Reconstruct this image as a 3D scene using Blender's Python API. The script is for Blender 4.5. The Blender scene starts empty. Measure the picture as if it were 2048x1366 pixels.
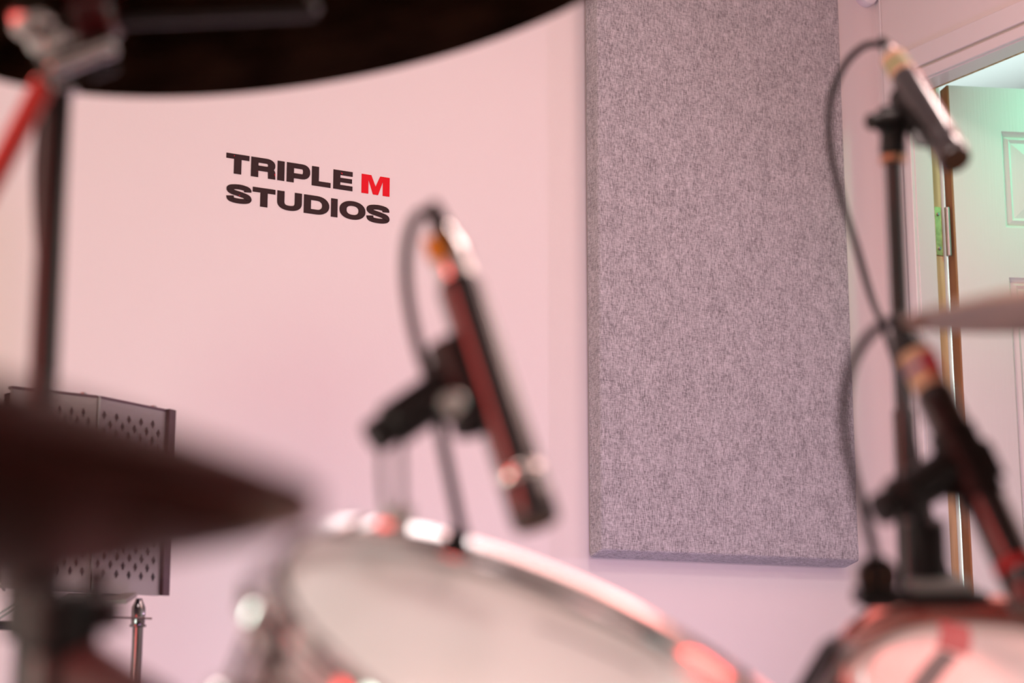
import bpy, math, random
from mathutils import Vector, Matrix
import numpy as np
random.seed(4)
SC = bpy.context.scene
COL = SC.collection

# ------------------------------------------------------------ camera
FPX = 3480.0; EYE = Vector((0, 0, .87)); PITCH = math.radians(10.9); HEAD = math.radians(60)
F = Vector((math.cos(HEAD)*math.cos(PITCH), math.sin(HEAD)*math.cos(PITCH), math.sin(PITCH)))
R = Vector((math.sin(HEAD), -math.cos(HEAD), 0)); U = R.cross(F)
cd = bpy.data.cameras.new('camera'); cam = bpy.data.objects.new('camera', cd); COL.objects.link(cam)
cam.matrix_world = Matrix.Translation(EYE) @ Matrix((R, U, -F)).transposed().to_4x4()
cd.sensor_width = 36; cd.lens = FPX/2048*36; cd.clip_start = .02
cd.dof.use_dof = True; cd.dof.focus_distance = 3.0; cd.dof.aperture_fstop = 3.7
SC.camera = cam
# ------------------------------------------------------------ world, lights, exposure
w = bpy.data.worlds.new('world'); SC.world = w; w.use_nodes = True
w.node_tree.nodes['Background'].inputs[0].default_value = (.75, .85, 1, 1)
w.node_tree.nodes['Background'].inputs[1].default_value = .25
SC.view_settings.view_transform = 'Standard'; SC.view_settings.look = 'None'
SC.view_settings.exposure = 0; SC.view_settings.gamma = 1

def light(name, kind, loc, target, power, color, size=.3, size_y=None, spot=None, blend=.5):
    l = bpy.data.lights.new(name, kind); l.energy = power; l.color = color
    if kind == 'AREA':
        l.size = size
        if size_y: l.shape = 'RECTANGLE'; l.size_y = size_y
    else: l.shadow_soft_size = size
    if spot: l.spot_size = math.radians(spot); l.spot_blend = blend
    o = bpy.data.objects.new(name, l); COL.objects.link(o); o.location = loc
    o.rotation_euler = (Vector(target)-Vector(loc)).to_track_quat('-Z', 'Y').to_euler()
    return o
light('ceiling_lamp_light', 'AREA', (1.95, -.08, 2.43), (1.95, -.08, 0), 9.5, (1, .64, .56), .65, .6)
light('far_ceiling_lamp_light', 'AREA', (1.58, .85, 2.43), (1.58, .85, 0), 10, (1, .78, .72), .28, .28)
light('added_mic_streak_light', 'AREA', (2.345, 1.02, 2.25), (0, 1.02, 2.25), 5.5, (1, .74, .68), 1.1, .25)  # added unseen light, widens the white streak on the left microphone
light('added_tom_head_fill', 'AREA', (-.3, .35, 2.43), (-.3, .35, 0), 11, (1, .88, .82), .6, .6)  # added unseen fill that brightens the centre tom head
light('added_white_hoop_glint', 'AREA', (1.625, 1.6, 2.42), (1.625, 1.7, 0), .9, (1, .9, .86), .07, .5)  # added unseen light for the white highlight on the tom hoop
light('added_salmon_hoop_glint', 'AREA', (1.74, 1.6, 2.42), (1.74, 1.7, 0), .6, (1, .5, .43), .13, .5)  # added unseen light, turns the hoop highlight salmon further right
light('added_pink_hoop_glint', 'AREA', (1.40, 1.6, 2.42), (1.40, 1.7, 0), .9, (1, .42, .36), .34, .5)  # added unseen light for a pink reflection along the tom hoop
light('added_side_fill', 'AREA', (-1.5, 1.2, .5), (.3, 2.5, .95), 28, (.78, 1, .84), 1.2, .7)  # added unseen fill for the left wall, low to miss microphone reflections
light('window_daylight', 'AREA', (2.42, -.35, 1.5), (0, -.35, 1.5), 5.5, (.6, 1, .88), 1.3, 1.1)
light('red_stage_light', 'AREA', (-1.6, .8, 1.4), (1.6, 2.3, 1.3), 24, (1, .05, .04), 1.1, 1.1)
light('red_downlight', 'AREA', (2.0, 1.5, 2.42), (2.0, 1.6, 0), 2.4, (1, .2, .16), .5, .5)
light('violet_floor_light', 'AREA', (1.25, 1.4, .15), (1.75, 2.58, 1.0), 8.5, (.78, .48, .95), .5, .15)
light('hall_spot', 'SPOT', (3.5, 1.53, 1.345), (1.0, 2.2, 1.3), 25, (1, .70, .95), .05, spot=58, blend=.6)
light('hall_ceiling_light', 'SPOT', (2.9, 1.8, 2.25), (2.73, 2.35, 1.95), 26, (.2, 1, .60), .1, spot=50, blend=1)
light('hall_daylight', 'AREA', (3.5, 2.9, 1.4), (2.6, 3.0, 1.4), 22, (.79, 1, .98), .5, 1.2)

# ------------------------------------------------------------ pixel helpers (photograph frame) -> world metres
def P(x, y, d): return EYE + d*(F + R*((x-1024)/FPX) + U*((683-y)/FPX))
def onplane(x, y, ax, val):
    r = P(x, y, 1)-EYE; return EYE + r*((val-EYE[ax])/r[ax])

# ------------------------------------------------------------ materials
def mat(name, col, rough=.5, metal=0., spec=.5, coat=0., bump=None, var=None, emis=None, trans=0, sheen=0):
    m = bpy.data.materials.new(name); m.use_nodes = True; nt = m.node_tree; b = nt.nodes['Principled BSDF']
    b.inputs['Base Color'].default_value = (*col, 1); b.inputs['Roughness'].default_value = rough
    b.inputs['Metallic'].default_value = metal; b.inputs['Specular IOR Level'].default_value = spec
    b.inputs['Coat Weight'].default_value = coat; b.inputs['Coat Roughness'].default_value = .08
    b.inputs['Sheen Weight'].default_value = sheen
    tc = nt.nodes.new('ShaderNodeTexCoord')
    if var:   # (scale, amount)
        n = nt.nodes.new('ShaderNodeTexNoise'); n.inputs['Scale'].default_value = var[0]; n.inputs['Detail'].default_value = 5
        mx = nt.nodes.new('ShaderNodeMix'); mx.data_type = 'RGBA'
        nt.links.new(tc.outputs['Object'], n.inputs['Vector']); nt.links.new(n.outputs['Fac'], mx.inputs[0])
        mx.inputs[6].default_value = (*[c*(1-var[1]) for c in col], 1); mx.inputs[7].default_value = (*[min(1, c*(1+var[1])) for c in col], 1)
        nt.links.new(mx.outputs[2], b.inputs['Base Color'])
    if bump:  # (scale, strength, distance)
        n = nt.nodes.new('ShaderNodeTexNoise'); n.inputs['Scale'].default_value = bump[0]; n.inputs['Detail'].default_value = 4
        bp = nt.nodes.new('ShaderNodeBump'); bp.inputs['Strength'].default_value = bump[1]; bp.inputs['Distance'].default_value = bump[2]
        nt.links.new(tc.outputs['Object'], n.inputs['Vector']); nt.links.new(n.outputs['Fac'], bp.inputs['Height'])
        nt.links.new(bp.outputs[0], b.inputs['Normal'])
    return m
def stretched(nt, tc, sc, detail=3):
    mp = nt.nodes.new('ShaderNodeMapping'); mp.inputs['Scale'].default_value = sc
    n = nt.nodes.new('ShaderNodeTexNoise'); n.inputs['Scale'].default_value = 1; n.inputs['Detail'].default_value = detail
    nt.links.new(tc.outputs['Object'], mp.inputs[0]); nt.links.new(mp.outputs[0], n.inputs['Vector']); return n
def fabric_mat():
    m = mat('grey_heather_fabric', (.4, .38, .38), .95, spec=.1, sheen=.2); nt = m.node_tree; b = nt.nodes['Principled BSDF']
    tc = nt.nodes.new('ShaderNodeTexCoord')
    a = stretched(nt, tc, (900, 900, 130)); c = stretched(nt, tc, (130, 130, 900)); big = stretched(nt, tc, (35, 35, 30), 5)
    ad = nt.nodes.new('ShaderNodeMath'); ad.operation = 'MULTIPLY_ADD'; ad.inputs[1].default_value = .62
    ad2 = nt.nodes.new('ShaderNodeMath'); ad2.operation = 'MULTIPLY_ADD'; ad2.inputs[1].default_value = .38; ad2.inputs[2].default_value = 0
    nt.links.new(c.outputs['Fac'], ad2.inputs[0]); nt.links.new(a.outputs['Fac'], ad.inputs[0]); nt.links.new(ad2.outputs[0], ad.inputs[2])
    ad3 = nt.nodes.new('ShaderNodeMath'); ad3.operation = 'MULTIPLY_ADD'; ad3.inputs[1].default_value = .15
    nt.links.new(big.outputs['Fac'], ad3.inputs[0]); nt.links.new(ad.outputs[0], ad3.inputs[2])
    cr = nt.nodes.new('ShaderNodeValToRGB'); cr.color_ramp.elements[0].position = .42; cr.color_ramp.elements[1].position = .72
    cr.color_ramp.elements[0].color = (.17, .165, .17, 1); cr.color_ramp.elements[1].color = (.58, .575, .595, 1)
    nt.links.new(ad3.outputs[0], cr.inputs[0]); nt.links.new(cr.outputs[0], b.inputs['Base Color'])
    bp = nt.nodes.new('ShaderNodeBump'); bp.inputs['Strength'].default_value = .4; bp.inputs['Distance'].default_value = .001
    nt.links.new(ad.outputs[0], bp.inputs['Height']); nt.links.new(bp.outputs[0], b.inputs['Normal'])
    return m
def wood_mat(name, c0, c1, sc=(60, 60, 3)):
    m = mat(name, c0, .55); nt = m.node_tree; b = nt.nodes['Principled BSDF']; tc = nt.nodes.new('ShaderNodeTexCoord')
    n = stretched(nt, tc, sc, 6); cr = nt.nodes.new('ShaderNodeValToRGB'); cr.color_ramp.elements[0].position = .35; cr.color_ramp.elements[1].position = .65
    cr.color_ramp.elements[0].color = (*c0, 1); cr.color_ramp.elements[1].color = (*c1, 1)
    nt.links.new(n.outputs['Fac'], cr.inputs[0]); nt.links.new(cr.outputs[0], b.inputs['Base Color']); return m
def grain_paint():
    m = mat('grained_white_door_paint', (.82, .82, .78), .45); nt = m.node_tree; b = nt.nodes['Principled BSDF']; tc = nt.nodes.new('ShaderNodeTexCoord')
    n = stretched(nt, tc, (260, 260, 9), 4); bp = nt.nodes.new('ShaderNodeBump'); bp.inputs['Strength'].default_value = .35; bp.inputs['Distance'].default_value = .001
    nt.links.new(n.outputs['Fac'], bp.inputs['Height']); nt.links.new(bp.outputs[0], b.inputs['Normal']); return m
def vinyl_mat():
    m = mat('worn_black_vinyl', (.05, .035, .035), .5, spec=.15); nt = m.node_tree; b = nt.nodes['Principled BSDF']; tc = nt.nodes.new('ShaderNodeTexCoord')
    n = nt.nodes.new('ShaderNodeTexNoise'); n.inputs['Scale'].default_value = 95; n.inputs['Detail'].default_value = 3
    nt.links.new(tc.outputs['Object'], n.inputs['Vector'])
    cr = nt.nodes.new('ShaderNodeValToRGB'); cr.color_ramp.interpolation = 'CONSTANT'; e = cr.color_ramp.elements
    e[0].position = 0; e[0].color = (.032, .014, .015, 1); e[1].position = .7; e[1].color = (.6, .01, .03, 1)
    nt.links.new(n.outputs['Fac'], cr.inputs[0]); nt.links.new(cr.outputs[0], b.inputs['Base Color']); return m
def cymbal_mat(name, col, rough, lo=.25, hi=1.8):
    m = mat(name, col, rough, 1.0); nt = m.node_tree; b = nt.nodes['Principled BSDF']; tc = nt.nodes.new('ShaderNodeTexCoord')
    ln = nt.nodes.new('ShaderNodeVectorMath'); ln.operation = 'LENGTH'; nt.links.new(tc.outputs['Object'], ln.inputs[0])
    n = nt.nodes.new('ShaderNodeTexNoise'); n.noise_dimensions = '1D'; n.inputs['Scale'].default_value = 420; n.inputs['Detail'].default_value = 3
    nt.links.new(ln.outputs['Value'], n.inputs['W'])
    n2 = nt.nodes.new('ShaderNodeTexNoise'); n2.inputs['Scale'].default_value = 14; n2.inputs['Detail'].default_value = 4
    nt.links.new(tc.outputs['Object'], n2.inputs['Vector'])
    mu = nt.nodes.new('ShaderNodeMath'); mu.operation = 'MULTIPLY'; nt.links.new(n.outputs['Fac'], mu.inputs[0]); nt.links.new(n2.outputs['Fac'], mu.inputs[1])
    cr = nt.nodes.new('ShaderNodeValToRGB'); cr.color_ramp.elements[0].position = .12; cr.color_ramp.elements[1].position = .42
    cr.color_ramp.elements[0].color = (*[c*lo for c in col], 1); cr.color_ramp.elements[1].color = (*[min(1, c*hi) for c in col], 1)
    nt.links.new(mu.outputs[0], cr.inputs[0]); nt.links.new(cr.outputs[0], b.inputs['Base Color'])
    bp = nt.nodes.new('ShaderNodeBump'); bp.inputs['Strength'].default_value = .5; bp.inputs['Distance'].default_value = .0006
    nt.links.new(n.outputs['Fac'], bp.inputs['Height']); nt.links.new(bp.outputs[0], b.inputs['Normal']); return m

M = dict(
    wall=mat('warm_white_wall_paint', (.80, .755, .725), .55, bump=(220, .12, .001)),
    trim=mat('white_satin_trim', (.80, .78, .76), .35, coat=.2),
    ceiling=mat('white_ceiling', (.8, .8, .8), .8), floor=mat('grey_carpet', (.16, .15, .16), .95, bump=(400, .6, .003)),
    fabric=fabric_mat(), vinyl=vinyl_mat(), red=mat('red_vinyl', (.75, .001, .012), .5, spec=.15),
    pine=wood_mat('raw_pine', (.45, .27, .12), (.72, .5, .27)), edge=wood_mat('brown_timber_edge', (.3, .13, .05), (.38, .18, .075), (40, 40, 2)),
    door=grain_paint(), brass=mat('aged_brass', (.55, .43, .22), .4, 1, var=(120, .5)), steel=mat('dull_steel', (.45, .43, .42), .35, 1),
    white=mat('white_plastic', (.8, .8, .82), .4),
    alu=mat('brushed_aluminium', (.30, .28, .265), .5, .6, bump=(300, .1, .0005)), hole=mat('dark_foam_behind_holes', (.012, .01, .012), .9),
    alud=mat('dark_anodised_flange', (.10, .06, .07), .4, .6),
    chrome=mat('polished_chrome', (.86, .85, .86), .07, 1), dchrome=mat('smoked_chrome', (.22, .2, .21), .12, 1),
    black=mat('black_plastic', (.010, .008, .008), .45, spec=.3), cable=mat('black_rubber_cable', (.014, .008, .013), .5),
    mic=mat('satin_black_metal', (.055, .045, .047), .3, .9, coat=1), nickel=mat('satin_nickel', (.7, .68, .66), .2, 1),
    grille=mat('bronze_mesh', (.16, .09, .05), .5, .8), ring=mat('polished_ring', (.8, .7, .68), .15, 1),
    orange=mat('orange_tape', (.85, .28, .02), .5), tan=mat('tan_tape', (.62, .38, .24), .6), green=mat('green_tape', (.12, .3, .12), .6),
    purple=mat('purple_tape', (.09, .03, .28), .5), redtape_and_reflection=mat('red_tape_and_painted_reflection', (.5, .015, .02), .5), gold=mat('copper_ring', (.6, .33, .2), .35, 1),
    head=mat('coated_white_drumhead', (.9, .88, .86), .34, coat=.35, bump=(500, .08, .0005)), ink=mat('pale_grey_print', (.45, .43, .43), .5), inkd=mat('black_print', (.03, .02, .02), .4),
    orangeplate=mat('copper_coloured_plate', (.62, .33, .22), .5), tealpad=mat('grey_green_rubber', (.30, .36, .35), .5), rimreflection=mat('chrome_painted_dark_red_reflection', (.34, .13, .11), .22, 1), clearhead=mat('glossy_clear_drumhead', (.74, .66, .64), .12, coat=1.), shelldull=mat('dark_maroon_paint', (.06, .008, .008), .45), shell=mat('maroon_lacquer_shell', (.12, .01, .012), .2, coat=.8), stand=mat('black_powder_coated_tube', (.018, .012, .012), .3, coat=.3),
    crash=cymbal_mat('dark_hammered_bronze', (.03, .019, .011), .42, .25, 3), bronze=cymbal_mat('brushed_bronze', (.5, .36, .27), .4, .5, 1.5),
    hat=cymbal_mat('dark_bronze_hat', (.07, .02, .017), .35), redreflection=mat('painted_red_reflection', (.7, .05, .04), .45), felt=mat('black_felt', (.02, .02, .02), .95),
    led=mat('hall_glass', (.8, .9, .9), .3),
)

for k_, v_ in (('crash', .2), ('hat', .7)):
    M[k_].node_tree.nodes['Principled BSDF'].inputs['Specular Tint'].default_value = (v_, v_*.8, v_*.75, 1)

M['clearhead'].node_tree.nodes['Principled BSDF'].inputs['Coat IOR'].default_value = 2.0

# ------------------------------------------------------------ mesh helpers (world coordinates in, object-relative out)
class MB:
    def __init__(s): s.v = []; s.f = []; s.m = []
    def add(s, vs, fs, mi=0):
        k = len(s.v); s.v += [tuple(v) for v in vs]; s.f += [tuple(i+k for i in f) for f in fs]; s.m += [mi]*len(fs); return s
    def box(s, a, b, mi=0):
        (x0, y0, z0), (x1, y1, z1) = [[min(p, q) for p, q in zip(a, b)], [max(p, q) for p, q in zip(a, b)]]
        return s.add([(x0,y0,z0),(x1,y0,z0),(x1,y1,z0),(x0,y1,z0),(x0,y0,z1),(x1,y0,z1),(x1,y1,z1),(x0,y1,z1)],
                     [(0,3,2,1),(4,5,6,7),(0,1,5,4),(1,2,6,5),(2,3,7,6),(3,0,4,7)], mi)
    def obox(s, c, ax, ay, az, mi=0):   # centre and three half-axis vectors
        c = Vector(c); vs = [c+sx*ax+sy*ay+sz*az for sz in (-1,1) for sx, sy in ((-1,-1),(1,-1),(1,1),(-1,1))]
        return s.add(vs, [(0,3,2,1),(4,5,6,7),(0,1,5,4),(1,2,6,5),(2,3,7,6),(3,0,4,7)], mi)
    def lathe(s, o, n, prof, N=48, mi=0, closed=False):   # prof: (radius, height along n)
        o = Vector(o); n = Vector(n).normalized(); a = n.orthogonal().normalized(); b = n.cross(a); vs = []; fs = []; K = len(prof)
        for r, h in prof:
            for i in range(N):
                t = 2*math.pi*i/N; vs.append(o + n*h + (a*math.cos(t)+b*math.sin(t))*max(r, 1e-5))
        for k in range(K if closed else K-1):
            k2 = (k+1) % K
            for i in range(N):
                j = (i+1) % N; fs.append((k*N+i, k*N+j, k2*N+j, k2*N+i))
        return s.add(vs, fs, mi)
    def cyl(s, a, b, r, r2=None, N=28, mi=0, bev=None):
        a = Vector(a); b = Vector(b); L = (b-a).length; r2 = r if r2 is None else r2
        e = min(r, r2)*.15 if bev is None else bev
        e = min(e, L*.3)
        return s.lathe(a, b-a, [(0,0),(r-e,0),(r,e),(r2,L-e),(r2-e,L),(0,L)], N, mi)
    def tube(s, pts, r, N=12, mi=0, smooth=6):
        pts = [Vector(p) for p in pts]
        if smooth > 1:
            q = []
            for i in range(len(pts)-1):
                p0 = pts[max(i-1,0)]; p1 = pts[i]; p2 = pts[i+1]; p3 = pts[min(i+2,len(pts)-1)]
                for k in range(smooth):
                    t = k/smooth; q.append(.5*((2*p1)+(p2-p0)*t+(2*p0-5*p1+4*p2-p3)*t*t+(3*p1-p0-3*p2+p3)*t**3))
            pts = q+[pts[-1]]
        vs = []; fs = []; a = None
        for i, p in enumerate(pts):
            d = (pts[min(i+1,len(pts)-1)]-pts[max(i-1,0)]).normalized()
            a = d.orthogonal().normalized() if a is None else (a-d*a.dot(d)).normalized()
            b = d.cross(a)
            for k in range(N):
                t = 2*math.pi*k/N; vs.append(p+(a*math.cos(t)+b*math.sin(t))*r)
        n = len(pts)
        for i in range(n-1):
            for k in range(N):
                j = (k+1)%N; fs.append((i*N+k, i*N+j, (i+1)*N+j, (i+1)*N+k))
        fs.append(tuple(range(N))[::-1]); fs.append(tuple((n-1)*N+k for k in range(N)))
        return s.add(vs, fs, mi)
def root_of(o):
    while o.parent: o = o.parent
    return o
def build(name, mb, ms, parent=None, smooth=True, bevel=0, loc=None, label=None):
    me = bpy.data.meshes.new(name); o = bpy.data.objects.new(name, me); COL.objects.link(o)
    base = Vector(root_of(parent).location) if parent else (Vector(loc) if loc is not None else Vector((0,0,0)))
    inv = root_of(parent).rotation_euler.to_matrix().inverted() if parent else Matrix.Identity(3)
    me.from_pydata([tuple(inv @ (Vector(v)-base)) for v in mb.v], [], mb.f)
    if not isinstance(ms, (list, tuple)): ms = [ms]
    for m in ms: me.materials.append(m)
    for p, i in zip(me.polygons, mb.m): p.material_index = i
    if smooth:
        me.polygons.foreach_set('use_smooth', [True]*len(me.polygons)); me.set_sharp_from_angle(angle=math.radians(38))
    if parent: o.parent = parent
    elif loc is not None: o.location = loc
    if bevel:
        b = o.modifiers.new('bevel', 'BEVEL'); b.width = bevel; b.segments = 3; b.limit_method = 'ANGLE'
    if label: o['label'] = label
    return o
def thing(name, label, cat, loc, group=None, rot=None):
    o = bpy.data.objects.new(name, None); COL.objects.link(o); o.location = loc; o.empty_display_size = .05
    if rot: o.rotation_euler = rot
    o['label'] = label; o['category'] = cat
    if group: o['group'] = group
    return o
def tag(o, label, cat, group=None):
    o['label'] = label; o['category'] = cat
    if group: o['group'] = group
    return o
def struct(o): o['kind'] = 'structure'; return o
def V(*a): return Vector(a)

# ------------------------------------------------------------ room shell
D = 2.58; W = 2.359; X0 = -1.7; Y0 = -1.7; H = 2.45; TH = .1
struct(build('floor', MB().box((X0-.1, Y0-.1, -.1), (4.4, 3.7, 0)), M['floor'], smooth=False))
struct(build('ceiling', MB().box((X0-.1, Y0-.1, H), (4.4, 3.7, H+.1)), M['ceiling'], smooth=False))
struct(build('wall_back', MB().box((X0-.1, D, 0), (W+TH, D+.1, H)), M['wall'], smooth=False))
struct(build('wall_left', MB().box((X0-.1, Y0-.1, 0), (X0, D, H)), M['wall'], smooth=False))
struct(build('wall_front', MB().box((X0, Y0-.1, 0), (W+TH, Y0, H)), M['wall'], smooth=False))
JY = 2.481; JN = 1.66; HZ = 2.032       # far jamb, near jamb, head height of the doorway
wy0, wy1, wz0, wz1 = -1.0, .3, .95, 2.05
wr = MB()
wr.box((W, JY+.028, 0), (W+TH, D, H)); wr.box((W, JN-.028, HZ+.028), (W+TH, JY+.028, H))
wr.box((W, wy1, 0), (W+TH, JN-.028, H)); wr.box((W, wy0, 0), (W+TH, wy1, wz0)); wr.box((W, wy0, wz1), (W+TH, wy1, H)); wr.box((W, Y0, 0), (W+TH, wy0, H))
struct(build('wall_right', wr, M['wall'], smooth=False))
fr = MB()
for a, b in (((wy0, wz0), (wy1, wz0+.05)), ((wy0, wz1-.05), (wy1, wz1)), ((wy0, wz0), (wy0+.05, wz1)), ((wy1-.05, wz0), (wy1, wz1)), (((wy0+wy1)/2-.02, wz0), ((wy0+wy1)/2+.02, wz1))):
    fr.box((W+.02, a[0], a[1]), (W+.055, b[0], b[1]))
struct(build('window_1', fr, M['trim'], smooth=False))
struct(build('wall_hall', MB().box((4.2, .9, 0), (4.3, 3.5, H)).box((W+TH, 3.4, 0), (4.2, 3.5, H)).box((W+TH, .9, 0), (4.2, 1.0, H)), M['wall'], smooth=False))
bb = MB().box((X0, D-.015, 0), (W, D, .12)); struct(build('baseboard_back', bb, M['trim'], smooth=False, bevel=.004))
# architrave: flat board and moulded inner bead running round the doorway, on the room side
ar = MB()
def arch(y0, y1, t): # vertical legs far and near, plus the head
    ar.box((W-t, JY+y0, 0), (W, JY+y1, HZ+y1)); ar.box((W-t, JN-y1, 0), (W, JN-y0, HZ+y1)); ar.box((W-t, JN-y0, HZ+y0), (W, JY+y0, HZ+y1))
arch(.002, .024, .011); arch(.032, .074, .009)
ar.box((W-.004, JY+.080, 0), (W, JY+.086, H-.002))
struct(build('trim_1', ar, M['trim'], smooth=True, bevel=.0025))
# lining (jamb) with painted face and bare pine rebate
jl = MB()
jl.box((W-.002, JY, 0), (W+.044, JY+.028, HZ+.028)); jl.box((W-.002, JN-.028, 0), (W+.044, JN, HZ+.028)); jl.box((W-.002, JN, HZ), (W+.044, JY, HZ+.028))
jp = MB()
jp.box((W+.044, JY+.004, 0), (W+.067, JY+.028, HZ+.028)); jp.box((W+.044, JN-.028, 0), (W+.067, JN-.008, HZ+.028)); jp.box((W+.044, JN-.008, HZ+.008), (W+.067, JY+.004, HZ+.028))
j = struct(build('door_frame', jl, M['trim'], smooth=False, bevel=.001)); build('bare_pine_rebate', jp, M['pine'], j, smooth=False)
j.name = 'trim_2'
# door leaf, hinged on the far jamb and open into the hall
dd = V(math.cos(math.radians(-22)), math.sin(math.radians(-22)), 0); dn = V(dd.y, -dd.x, 0)   # dn faces the camera
HG = V(W+.086, JY-.013, 0); DT = .036; DW = .74; DH = 2.045
door = bpy.data.objects.new('door_1', None); COL.objects.link(door); door.location = HG; door['kind'] = 'structure'
def dpt(u, z, t): return HG + dd*u + V(0,0,z) - dn*t       # t: depth behind the front face
lf = MB()
cols = [0, .106, .335, .405, .634, DW]   # stiles / rails and panels
rows = [.012, .22, .76, .92, 1.65, 1.752, 1.953, DH]
us = cols; zs = rows
def dq(u0, u1, z0, z1, t, mi=0): lf.add([dpt(u0,z0,t), dpt(u1,z0,t), dpt(u1,z1,t), dpt(u0,z1,t)], [(0,1,2,3)], mi)
for i in range(5):
    for k in range(7):
        u0, u1, z0, z1 = us[i], us[i+1], zs[k], zs[k+1]
        if i in (1, 3) and k in (1, 3, 5):
            ins = [(0, 0), (.008, .012), (.016, .004), (.022, .009), (.05, .001)]
            for (a, ta), (b, tb) in zip(ins, ins[1:]):
                q = [(u0+a,z0+a,ta),(u1-a,z0+a,ta),(u1-a,z1-a,ta),(u0+a,z1-a,ta),(u0+b,z0+b,tb),(u1-b,z0+b,tb),(u1-b,z1-b,tb),(u0+b,z1-b,tb)]
                lf.add([dpt(*p) for p in q], [(0,1,5,4),(1,2,6,5),(2,3,7,6),(3,0,4,7)])
            a, t = ins[-1]; dq(u0+a, u1-a, z0+a, z1-a, t)
        else: dq(u0, u1, z0, z1, 0)
z0, z1 = zs[0], zs[-1]
lf.add([dpt(0,z0,DT), dpt(DW,z0,DT), dpt(DW,z1,DT), dpt(0,z1,DT)], [(3,2,1,0)])
lf.add([dpt(0,z1,0), dpt(DW,z1,0), dpt(DW,z1,DT), dpt(0,z1,DT)], [(0,1,2,3)]); lf.add([dpt(0,z0,0), dpt(DW,z0,0), dpt(DW,z0,DT), dpt(0,z0,DT)], [(3,2,1,0)])
lf.add([dpt(DW,z0,0), dpt(DW,z0,DT), dpt(DW,z1,DT), dpt(DW,z1,0)], [(0,1,2,3)])
leaf = build('door_leaf', lf, M['door'], door, smooth=False)
build('door_edge', MB().obox(dpt(-.002, 1.0285, DT/2), dd*.002, dn*(DT/2), V(0,0,1.0165)), M['edge'], door, smooth=False)
for hz in (1.74, .25):
    h = build('hinge', MB().box((W+.046, JY+.002, hz-.05), (W+.065, JY+.0038, hz+.05)), M['brass'], door, smooth=False, bevel=.0008)
    build('hinge_knuckle', MB().cyl((W+.074, JY-.004, hz-.05), (W+.074, JY-.004, hz+.05), .0055), M['steel'], h)
    sm = MB()
    for dz in (-.035, .035): sm.cyl((W+.055, JY+.003, hz+dz), (W+.055, JY-.0005, hz+dz), .0035, N=10)
    build('hinge_screw', sm, M['steel'], h)
build('door_handle', MB().cyl(dpt(DW-.06, 1.0, 0), dpt(DW-.06, 1.0, -.045), .009).cyl(dpt(DW-.06, 1.0, -.045), dpt(DW-.17, 1.0, -.045), .008), M['steel'], door)

# ------------------------------------------------------------ acoustic panel on the back wall
px0, px1, pz0, pz1, pt = 1.643, 2.222, 1.073, 2.285, .045
ap = MB(); e = .006
yb, yf, zf = D-.004, D-pt, pz0+.011
ap.add([(px0,yf,zf),(px1,yf,zf),(px1,yb,pz0),(px0,yb,pz0),(px0,yf,pz1),(px1,yf,pz1),(px1,yb,pz1),(px0,yb,pz1)], [(0,3,2,1),(4,5,6,7),(0,1,5,4),(1,2,6,5),(2,3,7,6),(3,0,4,7)])
o = tag(build('acoustic_panel', ap, M['fabric'], loc=(0,0,0), bevel=.004), 'tall grey heathered fabric acoustic panel mounted on the pink-lit back wall', 'acoustic panel')
# round white fitting at the wall top near the corner
c = onplane(1727, -10, 1, D); fx = thing('wall_fitting', 'round white plastic fitting on the wall above the door corner', 'wall fitting', c)
build('rim', MB().lathe(c, V(0,-1,0), [(0,0),(.0265,0),(.0265,.010),(.024,.017),(.018,.019),(0,.020)], 40), M['white'], fx)
build('dome', MB().lathe(c, V(0,-1,0), [(.016,.017),(.014,.026),(.008,.031),(0,.032)], 32), M['white'], fx)

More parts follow.
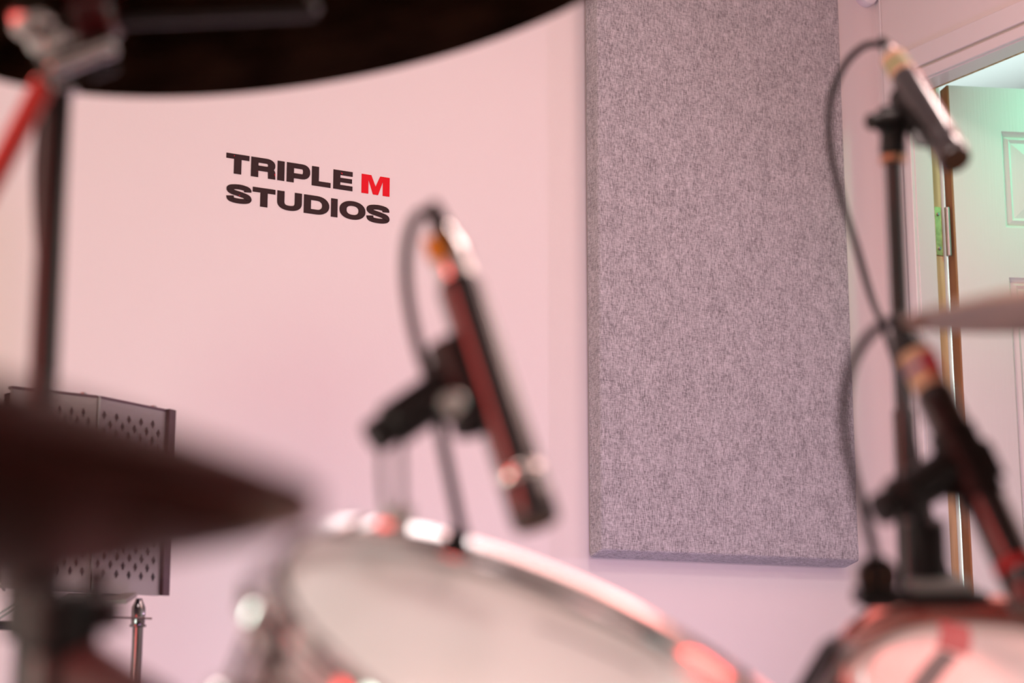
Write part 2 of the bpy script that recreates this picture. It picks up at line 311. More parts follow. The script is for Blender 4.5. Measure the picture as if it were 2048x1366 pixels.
# ------------------------------------------------------------ lettering on the wall: TRIPLE M / STUDIOS
def cr(pts, k=6, closed=False):
    out = []; n = len(pts)
    for i in range(n if closed else n-1):
        g = (lambda q: pts[q % n]) if closed else (lambda q: pts[min(max(q,0),n-1)])
        p0, p1, p2, p3 = map(Vector, (g(i-1), g(i), g(i+1), g(i+2)))
        for a in range(k):
            t = a/k; out.append(.5*((2*p1)+(p2-p0)*t+(2*p0-5*p1+4*p2-p3)*t*t+(3*p1-p0-3*p2+p3)*t**3))
    if not closed: out.append(Vector(pts[-1]))
    return out
def letter_polys(ch, hx, hy):   # unit box; hx, hy = half stroke thickness as a fraction of the width / height
    S, B = 2*hx, 2*hy; q = []
    def bx(x0, x1, y0, y1): q.append([(x0,y0),(x1,y0),(x1,y1),(x0,y1)])
    def stroke(path, closed=False):
        n = len(path); L = []; Rr = []
        for i, p in enumerate(path):
            a = path[(i-1) % n] if closed or i > 0 else p; b = path[(i+1) % n] if closed or i < n-1 else p
            d = (b-a); nn = Vector((-d.y*hy, d.x*hx)); l = math.hypot(d.x/hx, d.y/hy)   # normal in stroke-normalised space
            dx, dy = d.x/hx, d.y/hy; l = math.hypot(dx, dy) or 1
            off = Vector((-dy/l*hx, dx/l*hy)); L.append(p+off); Rr.append(p-off)
        for i in range(n if closed else n-1):
            j2 = (i+1) % n; q.append([tuple(Rr[i]), tuple(Rr[j2]), tuple(L[j2]), tuple(L[i])])
    if ch == 'T': bx(0,1,1-B,1); bx(.5-hx,.5+hx,0,1-B)
    if ch == 'I': bx(0,1,0,1)
    if ch == 'L': bx(0,S,0,1); bx(S,1,0,B)
    if ch == 'E': bx(0,S,0,1); bx(S,1,1-B*.95,1); bx(S,.97,.5-hy*.9,.5+hy*.9); bx(S,1,0,B*.95)
    if ch == 'M':
        q += [[(0,0),(S,0),(S,1),(0,1)], [(1-S,0),(1,0),(1,1),(1-S,1)], [(S*.9,1),(.34,1),(.5,.42),(.5,0),(.41,0),(S*.9,.86)], [(1-S*.9,1),(1-S*.9,.86),(.59,0),(.5,0),(.5,.42),(.66,1)]]
    def arc(x0, cx, cy0, cy1, k=12, n=2.3):   # bowl from (x0,cy1) over the right side to (x0,cy0)
        m = (cy0+cy1)/2; h = (cy1-cy0)/2; xr = 1-hx; out = [Vector((x0, cy1))]
        for i in range(k+1):
            t = math.pi/2-math.pi*i/k; c_, s_ = math.cos(t), math.sin(t)
            out.append(Vector((cx+(xr-cx)*abs(c_)**(2/n), m+h*math.copysign(abs(s_)**(2/n), s_))))
        return out+[Vector((x0, cy0))]
    if ch == 'P': bx(0,S,0,1); stroke(arc(S, .66, .24+hy*.9, 1-hy))
    if ch == 'R':
        bx(0,S,0,1); stroke(arc(S, .64, .36+hy*.8, 1-hy)); stroke(cr([(.62,.47),(.78,.44),(.845,.34),(.855,.2),(.86,0)]))
    if ch == 'D': bx(0,S,0,1); stroke(arc(S, .5, hy, 1-hy, 18, 2.2))
    if ch == 'O':
        n = 2.25; stroke([Vector((.5+(.5-hx)*math.copysign(abs(math.cos(t))**(2/n), math.cos(t)), .5+(.5-hy)*math.copysign(abs(math.sin(t))**(2/n), math.sin(t)))) for t in [2*math.pi*i/48 for i in range(48)]], True)
    if ch == 'U': stroke([Vector((hx,1))]+[Vector((.5-(.5-hx)*abs(math.cos(t))**(2/2.5)*(1 if t < math.pi/2 else -1), .45-(.45-hy)*abs(math.sin(t))**(2/2.5))) for t in [math.pi*i/20 for i in range(21)]]+[Vector((1-hx,1))])
    if ch == 'S': stroke(cr([(1-hx*1.05,.65),(.80,.81),(.5,1-hy),(.2,.82),(hx,.70),(.22,.585),(.5,.505),(.78,.415),(1-hx,.30),(.80,.175),(.5,hy),(.2,.18),(hx*.95,.36)], 8))
    return q
zo = lambda zx, zy: (420+zx/5.12, 280+zy/5.12)
sign = thing('wall_lettering', 'black and red vinyl lettering reading TRIPLE M STUDIOS on the back wall', 'wall lettering', onplane(616, 380, 1, D))
row1 = [('T',165,402,130),('R',420,668,172),('I',690,762,216),('P',785,1025,232),('L',1042,1235,274),('E',1262,1459,309),('M',1551,1838,360)]
row2 = [('S',168,425,445),('T',435,668,478),('U',687,940,515),('D',960,1220,555),('I',1238,1305,599),('O',1325,1590,628),('S',1602,1836,664)]
ROWZ = [(onplane(*zo(166,129), 1, D).z, onplane(*zo(1837,583), 1, D).z), (onplane(*zo(960,555), 1, D).z, onplane(*zo(550,687), 1, D).z)]
for rowi, row in enumerate((row1, row2)):
    zt = ROWZ[rowi][0]; zb = ROWZ[rowi][1]
    for ch, a, b, top in row:
        ymid = top+95; xa = onplane(*zo(a, ymid), 1, D).x; xb = onplane(*zo(b, ymid), 1, D).x; wd = xb-xa; hh = zt-zb
        stem = .0127; mb = MB(); t = .0008
        for pi_, poly in enumerate(letter_polys(ch, stem/2/wd if ch != 'I' else .5, .128)):
            n = len(poly); t = .0008+(pi_ % 17)*.00002; fr_ = [(xa+x*wd, D-t, zb+y*hh) for x, y in poly]; bk = [(x, D-.0001, z) for x, y_, z in fr_]
            mb.add(fr_+bk, [tuple(range(n))] + [(i, i+n, (i+1) % n+n, (i+1) % n) for i in range(n)])
        build('letter', mb, M['red'] if ch == 'M' else M['vinyl'], sign, smooth=False, label='red letter M' if ch == 'M' else None)

# ------------------------------------------------------------ stands, cymbals, drums, microphones
def tripod(parent, top, r, spread=.34, az=0, m='stand', hubz=.42):
    x, y = top.x, top.y
    build('leg_hub', MB().cyl((x,y,hubz-.03), (x,y,hubz+.03), r*2.1), M['black'], parent)
    for k in range(3):
        a = az+k*2.0944; ex, ey = x+spread*math.cos(a), y+spread*math.sin(a)
        l = build('leg', MB().tube([(x+r*1.6*math.cos(a), y+r*1.6*math.sin(a), hubz), (ex, ey, .015)], .009, smooth=1), M[m], parent)
        build('rubber_foot', MB().cyl((ex, ey, 0), (ex, ey, .035), .014, .012), M['black'], l)
def cymbal_profile(r, bell=.16, rise=.028, th=.0016):
    rb = r*bell; bh = r*.085
    top = [(.006, rise+bh)] + [(rb*math.sin(math.pi/2*i/8), rise+bh*math.cos(math.pi/2*i/8)) for i in range(1, 8)]
    for i in range(0, 19):
        u = i/18; top.append((rb+(r-rb)*u, rise*(1-u**1.7)))
    bot = [(a, b-th) for a, b in reversed(top)]
    return top+bot
def cymbal(name, label, c, n, r, m, group=None, rise=.028):
    q = V(0,0,1).rotation_difference(Vector(n).normalized()).to_euler()
    t = thing(name, label, 'cymbal', c, group, rot=q); SC.view_layers[0].update()
    build('plate', MB().lathe(c, n, cymbal_profile(r, rise=rise), 128, closed=True), m, t)
    n = Vector(n).normalized(); h = rise+r*.085
    build('felt_washer', MB().cyl(c+n*(h+.001), c+n*(h+.011), .016), M['felt'], t)
    build('wing_nut', MB().cyl(c+n*(h+.011), c+n*(h+.026), .008).obox(c+n*(h+.03), n.orthogonal()*.018, n.cross(n.orthogonal())*.003, n*.006), M['chrome'], t)
    return t

# --- dark crash cymbal overhead, with its boom stand at the left
cc = V(.3634, .8633, 1.2693); cn = V(-.189, .053, .981).normalized()
cymbal('crash_cymbal', 'large dark grooved crash cymbal overhead at the top left', cc, cn, .2286, M['crash'])
TL = P(120, 75, 1.0)                                    # tilter on top of the boom stand
st = thing('boom_cymbal_stand', 'boom cymbal stand with dark tube and chrome tilter at the left edge', 'cymbal stand', (P(66, 1195, .9).x, P(66, 1195, .9).y, 0))
up = V(0,0,1); SB = P(66, 1195, .9); zc = SB.z
build('upper_tube', MB().cyl(SB, TL-up*.02, .0080), M['stand'], st)
build('lower_tube', MB().cyl((SB.x, SB.y, .05), SB, .0085), M['black'], st)
cl = build('height_clamp', MB().cyl(SB-up*.022, SB+up*.02, .014), M['black'], st)
build('wing_bolt', MB().cyl(SB+R*.016, SB+R*.028, .005).obox(SB+R*.033, R*.005, up*.012, F*.003), M['stand'], cl)
tripod(st, SB, .015, .33, .9, 'dchrome')
armb = cc+cn*(-.03); adir = (armb-TL).normalized(); side = adir.cross(up).normalized()
hinge_dir = -F
tt = build('tilter', MB().cyl(TL-up*.035, TL+up*.004, .012).cyl(TL-hinge_dir*.014, TL+hinge_dir*.016, .0165), M['chrome'], st)
build('tilter_screw', MB().cyl(TL+hinge_dir*.016, TL+hinge_dir*.03, .006).obox(P(95, 130, .96), U*.017+R*.004, R*.0045, F*.003).lathe(P(62, 35, .95), -F, [(0,-.01),(.009,-.008),(.0125,0),(.009,.008),(0,.01)], 24), M['nickel'], tt)
lowend = P(-90, 470, .84)
build('boom_arm', MB().cyl(P(215, 40, .985), armb, .0045), M['stand'], st)
build('boom_tail', MB().cyl(P(-90, 500, .90), P(84, 175, .93), .0062), M['redreflection'], st)  # chrome rod; the red it reflects is painted in as its colour
build('boom_link', MB().cyl(TL, P(84, 175, .93), .006).cyl(P(100, 130, .95), P(228, 84, .955), .0072), M['nickel'], st)
build('boom_grip', MB().cyl(P(150, 20, .985), P(232, 5, .985), .020), M['shell'], st)
build('arm_knob', MB().cyl(P(170, 128, .97), P(225, 108, .97), .010), M['black'], st)
build('cymbal_rod', MB().cyl(armb, cc+cn*.085, .003), M['steel'], st)
# a thin cable taped along the pole
kb = MB().tube([P(84, 190, 1.03), P(72, 330, 1.02), P(75, 470, 1.01), P(86, 600, 1.0), P(88, 760, .98), P(80, 1000, .95), V(TL.x+.04, TL.y+.03, .7), V(TL.x+.05, TL.y+.05, .2), V(TL.x+.05, TL.y+.1, .012), V(TL.x-.03, TL.y+.5, .012)], .0021)
tag(build('cable', kb, M['cable'], loc=(0,0,0)), 'thin black cable running down beside the left cymbal stand pole', 'cable')

# --- near hi-hat, very close to the lens
hr = .165; ha = (R*.998-U*.06).normalized()
hc = P(632, 1004, .47)-ha*hr
hn = (U*.98+F*.19); hn = (hn-hn.project(ha)).normalized()
cymbal('hi_hat_cymbal', 'blurred upper hi-hat cymbal close to the camera at the left', hc+hn*.0035, hn, hr, M['hat'], rise=.028)
cymbal('hi_hat_cymbal', 'blurred lower hi-hat cymbal under its twin at the left', hc-hn*.0035, -hn, hr, M['hat'], rise=.028)
hs = thing('hi_hat_stand', 'hi-hat stand under the blurred near cymbals at the left edge', 'hi-hat stand', (hc.x-hn.x*.05, hc.y-hn.y*.05, 0))
build('pull_rod', MB().cyl(hc-hn*.06, hc+hn*.12, .003), M['steel'], hs)
hb = hc-hn*.06
build('seat_cup', MB().cyl(hb-hn*.012, hb+hn*.008, .02), M['black'], hs)
build('tube', MB().tube([hb, hb-up*.1, V(hb.x, hb.y, .05)], .011, smooth=1), M['dchrome'], hs)
tripod(hs, hb, .011, .26, .3, 'dchrome', .3)

# --- ride cymbal seen edge on at the right
rt = P(1817, 630, .97); ra = (R*.998+U*.05).normalized(); rr = .1525
rn = (U*.995+F*.090); rn = (rn-rn.project(ra)).normalized()
rc = rt+ra*rr
cymbal('splash_cymbal', 'pale bronze cymbal seen edge on at the right frame edge', rc, rn, rr, M['bronze'], rise=.016)
rp = rc+R*.27; rb_ = rc-rn*.035
rs = thing('cymbal_stand', 'cymbal boom stand holding the pale bronze cymbal beyond the right edge', 'cymbal stand', (rp.x, rp.y, 0))
build('tube', MB().cyl((rp.x, rp.y, .05), (rp.x, rp.y, rb_.z-.06), .011), M['chrome'], rs)
build('boom_arm', MB().tube([V(rp.x, rp.y, rb_.z-.065), rb_], .006, smooth=1), M['chrome'], rs)
build('cymbal_rod', MB().cyl(rb_-rn*.004, rc+rn*.06, .003), M['steel'], rs)
tripod(rs, rp, .011, .3, .5, 'chrome')

# --- drums
def drum(label, c, n, r, depth, nl, rot, hm, rim='chrome'):
    n = Vector(n).normalized(); c = Vector(c); e1 = (R-R.project(n)).normalized(); e2 = n.cross(e1)
    t = thing('tom_drum', label, 'drum', c-n*depth, None)
    rsh = r+.002; k = r+.0125
    sh = build('shell', MB().lathe(c, n, [(rsh,-.012),(rsh,-depth),(rsh-.006,-depth),(rsh-.006,-.012)], 128, closed=True), M['shell'], t)
    hd = build('drum_head', MB().lathe(c, n, [(0,0),(r*.5,0),(r-.012,0),(r-.002,-.001),(r+.004,-.006),(r+.005,-.013)], 128), M[hm], t)
    # triple-flanged hoop: flared lip above, wall, lower flange
    hp = [(r+.0035,-.010),(r+.003,.009),(r+.0045,.0115),(r+.011,.0125),(r+.0115,.0105),(r+.0068,.0095),(r+.0063,-.002),(r+.019,-.004),(r+.0195,-.0065),(r+.0062,-.0065),(r+.0062,-.010)]
    build('hoop', MB().lathe(c, n, hp, 160, closed=True), M[rim], t)
    hp2 = [(a,-depth-b) for a, b in hp]; build('bottom_hoop', MB().lathe(c, n, hp2, 128, closed=True), M['chrome'], t)
    build('bottom_head', MB().lathe(c, n, [(0,-depth),(r-.002,-depth),(r+.003,-depth+.008)], 96), M['head'], t)
    for i in range(nl):
        a = rot+2*math.pi*i/nl; d = e1*math.cos(a)+e2*math.sin(a); s = n.cross(d)
        lc = c+d*(r+.0125)-n*(depth*.5)
        lg = MB().cyl(lc-n*(depth*.30)+d*.002, lc+n*(depth*.32)+d*.002, .0085).obox(lc-n*(depth*.26)-d*.005, d*.008, s*.007, n*.009).obox(lc+n*(depth*.26)-d*.005, d*.008, s*.007, n*.009)
        lug = build('lug', lg, M['chrome'], t)
        build('tension_rod', MB().cyl(c+d*(r+.0145)-n*(depth*.24), c+d*(r+.0145)+n*.001, .003, N=12).cyl(c+d*(r+.0145)-n*.003, c+d*(r+.0145)+n*.0045, .0072, N=20).cyl(c+d*(r+.0145)+n*.0045, c+d*(r+.0145)+n*.011, .0042, N=6, bev=.0002), M['chrome'], lug)
    return t, n, e1, e2, hd
t1c = V(.4148, .6845, .8659); t1n = V(.165, -.482, .86)
tom1, n1, a1, b1, hd1 = drum('white-headed tom drum with chrome hoop at bottom centre', t1c, t1n, .127, .19, 6, .35, 'head')
t2c = V(.8246, .7297, .8349); t2n = V(-.087, -.474, .876)
tom2, n2, a2, b2, hd2 = drum('tom drum at the bottom right corner with red reflections on its head', t2c, t2n, .152, .13, 6, .9, 'clearhead', 'rimreflection')  # top hoop is chrome, its dark red reflection put into the metal colour
sb_ = MB().obox(P(1628, 1345, 1.0), (P(1668, 1280, 1.0)-P(1590, 1410, 1.0))*.5, R*.0055+U*.003, F*.010)
build('side_bracket', sb_, M['black'], tom2, bevel=.002)
build('bracket_plate', MB().obox(P(1662, 1352, 1.0), (P(1690, 1290, 1.0)-P(1625, 1410, 1.0))*.5, R*.0055+U*.003, F*.008), M['steel'], tom2, bevel=.002)
def on_head(px, c, n):   # point of a head plane under a pixel
    r_ = P(px[0], px[1], 1)-EYE; s = (c-EYE).dot(n)/r_.dot(n); return EYE+r_*s
def head_mark(pts, c, n, m, parent, wd):
    q = [on_head(p, c, n)+n*.0004 for p in pts]; mb = MB(); vs = []
    for i, p in enumerate(q):
        d = (q[min(i+1,len(q)-1)]-q[max(i-1,0)]).normalized(); s = n.cross(d).normalized()*wd/2; vs += [p-s, p+s]
    mb.add(vs, [(2*i, 2*i+2, 2*i+3, 2*i+1) for i in range(len(q)-1)]); return build('head_print_and_reflection', mb, m, parent, smooth=False)
head_mark([(1075,1252), (1120,1268), (1170,1288), (1240,1318), (1285,1342)], t1c, n1, M['ink'], hd1, .006)
head_mark([(1908,1248), (1912,1275), (1905,1303)], t2c, n2, M['redtape_and_reflection'], hd2, .020)  # red reflection on the head, painted as a flat band
head_mark([(1898,1306), (1872,1334), (1846,1368), (1830,1400)], t2c, n2, M['inkd'], hd2, .013)

# holder arms carrying the toms
def tom_holder(label, c, n, r, depth, base, az):
    n = Vector(n).normalized(); t = thing('tom_stand', label, 'tom stand', (base.x, base.y, 0))
    out = (V(base.x, base.y, 0)-V(c.x, c.y, 0)).normalized(); out = (out-out.project(n)).normalized()
    bk = c-n*depth*.5+out*(r+.012)
    build('bracket', MB().obox(bk, out*.008, n.cross(out)*.02, n*.028), M['chrome'], t)
    top = V(base.x, base.y, bk.z-.02)
    build('holder_arm', MB().tube([bk, bk+out*.03, top+up*.01, top], .0085, smooth=6), M['chrome'], t)
    build('tube', MB().cyl((base.x, base.y, .05), top+up*.01, .0125), M['dchrome'], t)
    tripod(t, base, .0125, .28, az, 'dchrome', .3); return t
tom_holder('stand holding the bottom centre tom, dark arm at its far side', t1c, t1n, .127, .19, V(.52, .93, 0), .4)
tom_holder('stand holding the bottom right tom drum', t2c, t2n, .152, .13, V(1.12, 1.05, 0), .2)

# --- dark clamp arm at lower left leaving the boom stand
pa = P(122, 1215, .72); pb = P(300, 1434, .66)
mc = thing('accessory_stand', 'very blurred dark stand post with maroon arm at the lower left, nearest the camera', 'stand', (pa.x, pa.y, 0))
build('tube', MB().cyl((pa.x, pa.y, .05), pa+up*.004, .0135), M['stand'], mc)
build('clamp', MB().cyl(pa-up*.02, pa+up*.006, .0165).obox(pa+R*.017-up*.002, R*.008, F*.008, up*.007), M['black'], mc)
build('arm', MB().tube([pa-up*.02, pa-up*.026+R*.010, pb], .013, smooth=1), M['shelldull'], mc)
tripod(mc, pa, .0135, .2, 3.3, 'stand', .25)

# --- pencil microphones
def mic(label, top, bot, r, conn_len, bands, sleeve, group='pencil condenser microphones', ringm='ring'):
    ax = (bot-top).normalized(); L = (bot-top).length
    t = thing('microphone', label, 'microphone', top, group)
    a = top+ax*conn_len
    build('body', MB().lathe(a, ax, [(0,0),(r*.82,0),(r*.97,.003),(r,.006),(r,L-conn_len-.030)], 64), M['mic'], t)
    cs = a+ax*(L-conn_len-.030)
    build('ring', MB().lathe(cs, ax, [(r,0),(r*1.03,.0005),(r*1.03,.006),(r,.0065)], 64), M[ringm], t)
    build('capsule', MB().lathe(cs, ax, [(r*.97,.0065),(r*1.02,.008),(r*1.02,.0265),(r*.95,.0295),(r*.86,.030)], 64), M['mic'], t)
    build('grille', MB().lathe(cs, ax, [(r*.86,.030),(r*.84,.0285),(0,.028)], 48), M['grille'], t)
    x = build('cable_connector', MB().lathe(top, ax, [(0,-.004),(r*.45,-.004),(r*.5,0),(r*.62,.006),(r*.8,.012),(r*.82,conn_len)], 48), M['nickel'], t)
    for (u0, u1, m) in bands:
        build('tape_band', MB().lathe(top+ax*(conn_len*u0), ax, [(r*.86,0),(r*.86,conn_len*(u1-u0))], 48), M[m], x)
    build('boot', MB().lathe(top, -ax, [(r*.5,-.001),(r*.46,.006),(r*.26,.017),(0,.017)], 24), M['black'], x)
    return t, ax, a
# left microphone over the centre tom
mt, mb_ = P(884, 462, .925), P(1075, 1052, .865)
micA, axA, _ = mic('large blurred pencil microphone aimed at the centre tom with orange cable tape', mt, mb_, .0122, .030, [], None)
# orange tape wraps the camera-left flank of the connector
x_ = [o for o in micA.children if o.name.startswith('cable_connector')][0]
build('tape_label', MB().obox(P(868, 497, .905)+F*.004, U*.0062-R*.002, R*.0045+U*.001, F*.0012), M['orange'], x_)
def clip(label, parent_axis, at, ax, r, pivot, barrel_end, stem_top, stem_bot, stem_m, rb=.0095):
    t = thing('microphone_clip', label, 'microphone clip', stem_bot)
    tow = (pivot-at); tow = (tow-tow.project(ax)).normalized(); s = ax.cross(tow); mb = MB(); N = 20; vs = []; L = .048
    for h in (-L/2, L/2):        # open C sleeve that grips the body
        for rad in (r*1.03, r*1.22):
            for i in range(N+1):
                a = math.radians(-125+250*i/N); vs.append(at+ax*h+(tow*math.cos(a)+s*math.sin(a))*rad)
    n = N+1; fs = []
    for i in range(N):
        fs += [(n+i, n+i+1, 3*n+i+1, 3*n+i), (i+1, i, 2*n+i, 2*n+i+1), (i, i+1, n+i+1, n+i), (2*n+i+1, 2*n+i, 3*n+i, 3*n+i+1)]
    fs += [(0, n, 3*n, 2*n), (N, 2*n+N, 3*n+N, n+N)]
    mb.add(vs, fs); build('sleeve', mb, M['black'], t)
    w_ = (pivot-(at+tow*r)); build('web', MB().obox(at+tow*r+w_*.5, w_*.6, ax*.016, w_.cross(ax).normalized()*.006), M['black'], t, bevel=.003)
    b = (barrel_end-pivot)
    build('pivot_barrel', MB().cyl(pivot-b*.12, pivot+b*.72, rb*1.25).cyl(pivot+b*.72, barrel_end, rb*.95), M['black'], t)
    if stem_m: build('stem', MB().cyl(stem_bot, stem_top, .0055), M[stem_m], t)
    return t
pvA = P(872, 792, .89)
clA = clip('black clip and slim chrome stem holding the large left microphone', None, P(935, 770, .897), axA, .0122, pvA, P(742, 880, .875), P(782, 880, .882), P(800, 1065, .885), None)
build('screw_head', MB().cyl(P(905, 806, .886), P(905, 806, .872), .0065), M['nickel'], clA)
build('wire_loop', MB().tube([P(762, 880, .885), P(764, 960, .885), P(772, 1050, .885)], .0017, N=10).tube([P(802, 870, .885), P(804, 950, .885), P(806, 1030, .885)], .0017, N=10), M['stand'], clA)
build('nut', MB().cyl(P(797, 1052, .885), P(795, 1012, .885), .0085, N=6, bev=.0005), M['nickel'], clA)
build('rim_jaw', MB().obox(P(850, 1078, .90), (P(925, 1098, .90)-P(775, 1058, .89))*.5, U*.0045, F*.010).obox(P(915, 1085, .905), R*.006, U*.006, F*.009), M['black'], clA, bevel=.002)
ca = [P(880, 450, .93), P(858, 425, .94), P(832, 438, .95), P(815, 490, .955), P(813, 560, .96), P(824, 640, .955), P(842, 710, .945), P(860, 765, .935), P(878, 850, .935), P(902, 965, .94), P(924, 1070, .95), P(945, 1160, .97)]
q = P(950, 1300, 1.0); ca += [q, V(q.x-.05, q.y+.08, .4), V(q.x-.06, q.y+.2, .05), V(q.x-.05, q.y+.4, .012), V(q.x-.1, q.y+.9, .012)]
tag(build('microphone_cable', MB().tube(ca, .0033, smooth=8), M['cable'], loc=(0,0,0)), 'black cable looping behind the large left microphone down past the tom rim', 'cable', 'microphone cables')

# top right microphone on its straight stand
mt, mb_ = P(1778, 102, 1.392), P(1912, 322, 1.289)
micC, axC, _ = mic('upper right microphone on the tall stand with tan and green cable tape', mt, mb_, .0121, .036, [(.32, .62, 'tan'), (.62, .78, 'green'), (.78, 1.0, 'tan')], None, ringm='mic')
sb = P(1786, 322, 1.345)
sC = thing('microphone_stand', 'tall dark microphone stand with copper collar at the right', 'microphone stand', (sb.x, sb.y, 0))
zj = P(1822, 800, 1.263).z
build('upper_tube', MB().cyl((sb.x, sb.y, zj), sb, .0066), M['stand'], sC)
build('lower_tube', MB().cyl((sb.x, sb.y, .05), (sb.x, sb.y, zj-.06), .0095), M['stand'], sC)
build('clutch', MB().cyl((sb.x, sb.y, .70), (sb.x, sb.y, .74), .0165), M['black'], sC)
build('tube_sleeve', MB().cyl((sb.x, sb.y, zj-.06), (sb.x, sb.y, zj), .0085), M['stand'], sC)
build('collar', MB().cyl(sb-up*.002, sb+up*.004, .0105), M['gold'], sC)
tripod(sC, sb, .0095, .3, 2.2, 'stand')
atC = P(1836, 228, 1.345); pvC = P(1806, 238, 1.345)
clC = clip('black swivel clip on top of the tall stand gripping the upper microphone', None, atC, axC, .0121, pvC, P(1738, 244, 1.33), sb+up*.03, sb+up*.005, 'black', rb=.0068)
build('socket', MB().cyl(sb+up*.005, P(1786, 250, 1.345), .0102, .0095).obox(P(1787, 240, 1.345), R*.010, F*.008, U*.010), M['black'], clC)
cb = [P(1776, 96, 1.395), P(1762, 88, 1.397), P(1725, 94, 1.408), P(1686, 135, 1.418), P(1661, 205, 1.428), P(1660, 290, 1.428), P(1681, 390, 1.418), P(1712, 490, 1.397), P(1742, 592, 1.377), P(1768, 655, 1.345), P(1793, 730, 1.314), P(1812, 815, 1.294), P(1835, 930, 1.273), P(1865, 1060, 1.252), P(1893, 1160, 1.27)]
q = P(1915, 1290, 1.36); cb += [q, V(q.x+.02, q.y+.02, .4), V(q.x+.03, q.y+.03, .03), V(q.x+.3, q.y-.1, .012), V(q.x+.7, q.y-.2, .012)]
tag(build('microphone_cable', MB().tube(cb, .0031, smooth=8), M['cable'], loc=(0,0,0)), 'black cable arching left from the upper right microphone and crossing its stand', 'cable', 'microphone cables')

# lower right microphone over the right tom
mt, mb_ = P(1822, 690, 1.08), P(2072, 1218, .985)
micB, axB, _ = mic('lower right microphone over the corner tom with red and purple cable tape', mt, mb_, .0125, .034, [(.22, .5, 'tan'), (.5, .62, 'purple'), (.62, 1.0, 'tan')], None, ringm='redtape_and_reflection')
xB = [o for o in micB.children if o.name.startswith('cable_connector')][0]
build('tape_label', MB().obox(P(1862, 722, 1.055), U*.0065-R*.003, R*.0035+U*.0015, F*.003), M['redtape_and_reflection'], xB)
build('boot_sleeve', MB().cyl(mt+axB*.006, mt-axB*.022, .0098, .005), M['black'], xB)
pvB = P(1882, 950, 1.03)
clB = clip('black clip on the rim clamp holding the lower right microphone', None, P(1938, 935, 1.035), axB, .0125, pvB, P(1757, 1022, 1.01), P(1838, 1000, 1.025), P(1852, 1185, 1.03), 'black', rb=.0105)
build('side_flange', MB().obox(P(1978, 915, 1.03), axB*.013, R*.0045, F*.007), M['black'], clB, bevel=.003)
build('post', MB().cyl(P(1848, 1040, 1.035), P(1856, 1190, 1.04), .0125), M['black'], clB)
g = P(1880, 1182, 1.03)
build('rubber_pad', MB().obox(g+U*.002, R*.018, F*.010, U*.0055), M['tealpad'], clB, bevel=.004)
build('rim_jaw', MB().obox(P(1832, 1194, 1.03), R*.036, F*.013, U*.0045).obox(P(1938, 1194, 1.04), R*.011, F*.010, U*.003), M['black'], clB, bevel=.002)
# round clamp wheel with two half openings
wc = P(1754, 1152, 1.03); wh = MB()
wh.lathe(wc, -F, [(.0090,-.004),(.0122,-.004),(.0122,.004),(.0090,.004)], 48, closed=True)
wh.obox(wc, R*.0030, U*.0105, F*.0035); wh.obox(P(1757, 1196, 1.03), R*.009, U*.006, F*.006)
build('clamp_wheel', wh, M['black'], clB)
build('copper_plate', MB().cyl(wc+F*.006, wc+F*.004, .0095), M['orangeplate'], clB)
cx = [P(1818, 680, 1.085), P(1803, 650, 1.09), P(1775, 645, 1.09), P(1738, 672, 1.09), P(1706, 722, 1.085), P(1690, 790, 1.08), P(1690, 865, 1.07), P(1706, 950, 1.06), P(1732, 1040, 1.055), P(1750, 1110, 1.09), P(1766, 1190, 1.17)]
q = P(1768, 1290, 1.24); cx += [q, V(q.x+.02, q.y+.02, .4), V(q.x-.03, q.y+.05, .03), V(q.x-.1, q.y+.3, .012), V(q.x-.1, q.y+.8, .012)]
tag(build('microphone_cable', MB().tube(cx, .0034, smooth=8), M['cable'], loc=(0,0,0)), 'black cable looping left of the lower right microphone to the round rim clamp', 'cable', 'microphone cables')

# ------------------------------------------------------------ portable vocal shield on its stand by the back wall
def hit(px, A, ang):   # horizontal walk from A in direction ang until it lies under pixel column px
    d = V(math.cos(ang), math.sin(ang), 0); r1 = P(px, 1000, 1)-EYE; r2 = P(px, 400, 1)-EYE; n = r1.cross(r2)
    return A+d*((EYE-A).dot(n)/d.dot(n))
A = P(24, 771, 2.20); Bp = hit(196, A, math.radians(12)); C0 = Bp+V(.003, .001, 0); Cp = hit(332, C0, math.radians(32))
zt = A.z; zb_ = P(300, 1190, (Cp-EYE).dot(F)*.985).z
sf = thing('vocal_shield', 'silver perforated portable vocal shield with diamond holes at the lower left', 'vocal shield', (Bp.x, Bp.y, zb_))
def seg(a, b, name, ustart, nc):
    d = (b-a); L = d.length; d = d.normalized(); nr = V(d.y, -d.x, 0); mb = MB(); z0, z1 = zb_, zt-.001
    mb.obox(V((a.x+b.x)/2, (a.y+b.y)/2, (z0+z1)/2)-nr*.0012, d*(L/2), nr*.0012, up*((z1-z0)/2))
    rh = .0109; nrow = int((z1-z0-.03)/rh); sp = L*(1-ustart-.06)/nc
    for k in range(nrow):
        for i in range(nc):
            u = L*ustart+sp*(i+.25+.5*(k % 2)); z = z1-.022-k*rh
            c0 = V(a.x, a.y, 0)+d*u+up*z+nr*.0002; hw = sp*.17; hh = .0064
            mb.add([c0-up*hh, c0+d*hw, c0+up*hh, c0-d*hw], [(0,1,2,3)], 1)
    p = build(name, mb, [M['alu'], M['hole']], sf, smooth=False)
    for zz in (z1, z0):
        mb = MB().obox(V((a.x+b.x)/2, (a.y+b.y)/2, zz)-nr*.004, d*(L/2), nr*.005, up*.0016); build('edge_strip', mb, M['alud'] if zz == z1 else M['alu'], sf, smooth=False)
    for u in (.85,):
        q0 = V(a.x, a.y, z1)+d*(L*u)-nr*.005; build('bolt', MB().cyl(q0, q0+up*.0045, .004, N=12), M['steel'], sf)
    return d, nr
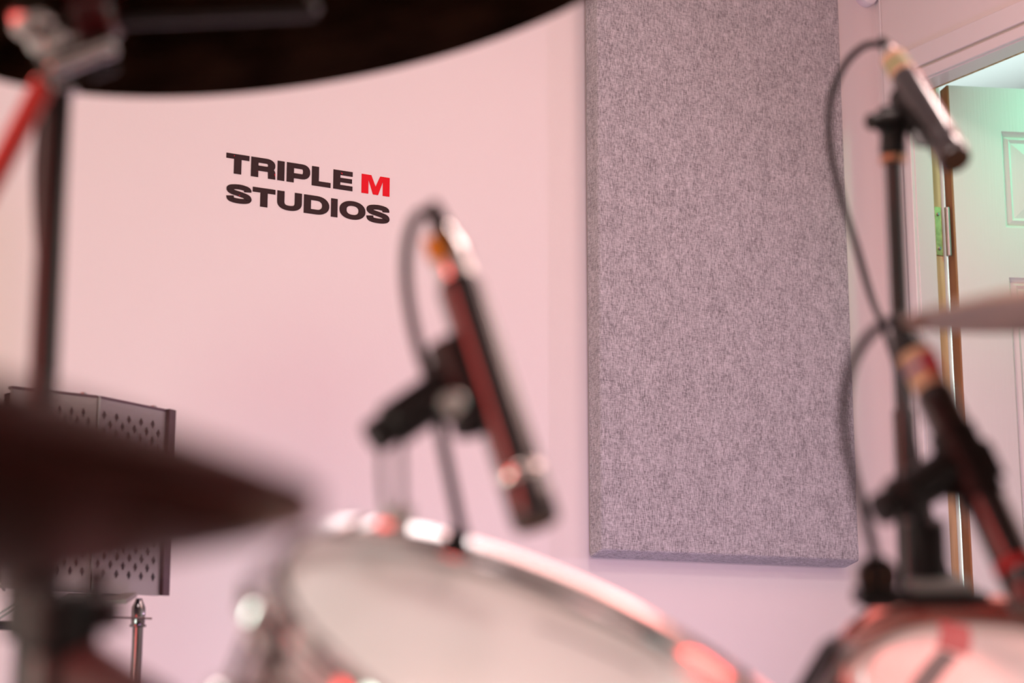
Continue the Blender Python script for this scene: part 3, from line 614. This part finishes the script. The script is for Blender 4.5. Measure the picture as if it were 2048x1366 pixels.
d1, nr1 = seg(A, Bp, 'curved_panel', .25, 5); d2, nr2 = seg(C0, Cp, 'curved_panel', .03, 5)
hm = (zt+zb_)/2; hv = (zt-zb_)/2
build('joint_strip', MB().obox(V(Bp.x, Bp.y, hm)+V(.0015, 0, 0), d1*.0009, nr1*.002, up*hv), M['steel'], sf, smooth=False)
fl = V(math.cos(math.radians(88)), math.sin(math.radians(88)), 0)
fl = V(math.cos(math.radians(38)), math.sin(math.radians(38)), 0)
build('end_flange', MB().obox(V(Cp.x, Cp.y, hm)+fl*.009+nr2*.002, fl*.008, nr2*.004, up*(hv+.001)), M['alud'], sf, smooth=False)
al = V(A.x-EYE.x+.03, A.y-EYE.y-.16, 0).normalized()
build('return_panel', MB().obox(V(A.x, A.y, hm)+al*.06, al*.06, al.cross(up)*.0015, up*hv), M['alu'], sf, smooth=False)
# back foam behind the sheet
build('foam_lining', MB().obox(V((A.x+Bp.x)/2, (A.y+Bp.y)/2, hm)-nr1*.016, d1*((Bp-A).length/2-.003), nr1*.010, up*(hv-.006)).obox(V((C0.x+Cp.x)/2, (C0.y+Cp.y)/2, hm)-nr2*.016, d2*((Cp-C0).length/2-.008), nr2*.010, up*(hv-.006)), M['hole'], sf, smooth=False)
dS = (Cp-EYE).dot(F)
build('mounting_bracket', MB().obox(P(152, 1216, 2.24), R*.011, F*.012, U*.014).cyl(P(158, 1222, 2.24), P(157, 1257, 2.24), .0055).obox(P(195, 1196, 2.26), R*.045, F*.03, U*.003), M['alu'], sf, smooth=True)
build('bolt', MB().cyl(P(226, 1196, 2.26), P(225, 1206, 2.26), .005, N=14), M['steel'], sf)
pt_ = P(278, 1200, 2.33)
build('tie_rod', MB().tube([P(156, 1237, 2.24), P(220, 1235, 2.28), P(303, 1237, 2.33)], .0014, N=8), M['dchrome'], sf)
ms = thing('shield_stand', 'slim chrome stand tube with knurled collar under the vocal shield', 'stand', (pt_.x, pt_.y, 0))
build('tube', MB().cyl((pt_.x, pt_.y, .05), pt_-up*.02, .0072), M['dchrome'], ms)
build('collar', MB().lathe(pt_-up*.032, up, [(0,0),(.0085,0),(.0092,.003),(.0092,.022),(.006,.029),(.004,.034),(0,.034)], 24), M['dchrome'], ms)
build('washer', MB().cyl(pt_-up*.036, pt_-up*.032, .0112), M['dchrome'], ms)
tripod(ms, pt_, .0072, .26, .2, 'dchrome', .3)
# arm and thin struts of the microphone holder behind the shield
ah = thing('boom_microphone_stand', 'black boom stand arm with thin struts at the far left edge', 'microphone stand', P(-60, 1252, 2.3))
build('bar', MB().cyl(P(-300, 1248, 2.15), P(22, 1251, 2.3), .0062).cyl(P(22, 1251, 2.3), P(42, 1251, 2.3), .0055), M['black'], ah)
build('strut', MB().cyl(P(-60, 1266, 2.3), P(28, 1207, 2.3), .0014), M['dchrome'], ah); build('strut', MB().cyl(P(-60, 1276, 2.3), P(30, 1215, 2.3), .0014), M['dchrome'], ah)
build('riser', MB().cyl(P(-300, 1248, 2.15), V(P(-300, 1248, 2.15).x, P(-300, 1248, 2.15).y, .05), .009), M['black'], ah)
tripod(ah, P(-300, 1248, 2.15), .009, .16, 1.1, 'black', .25)
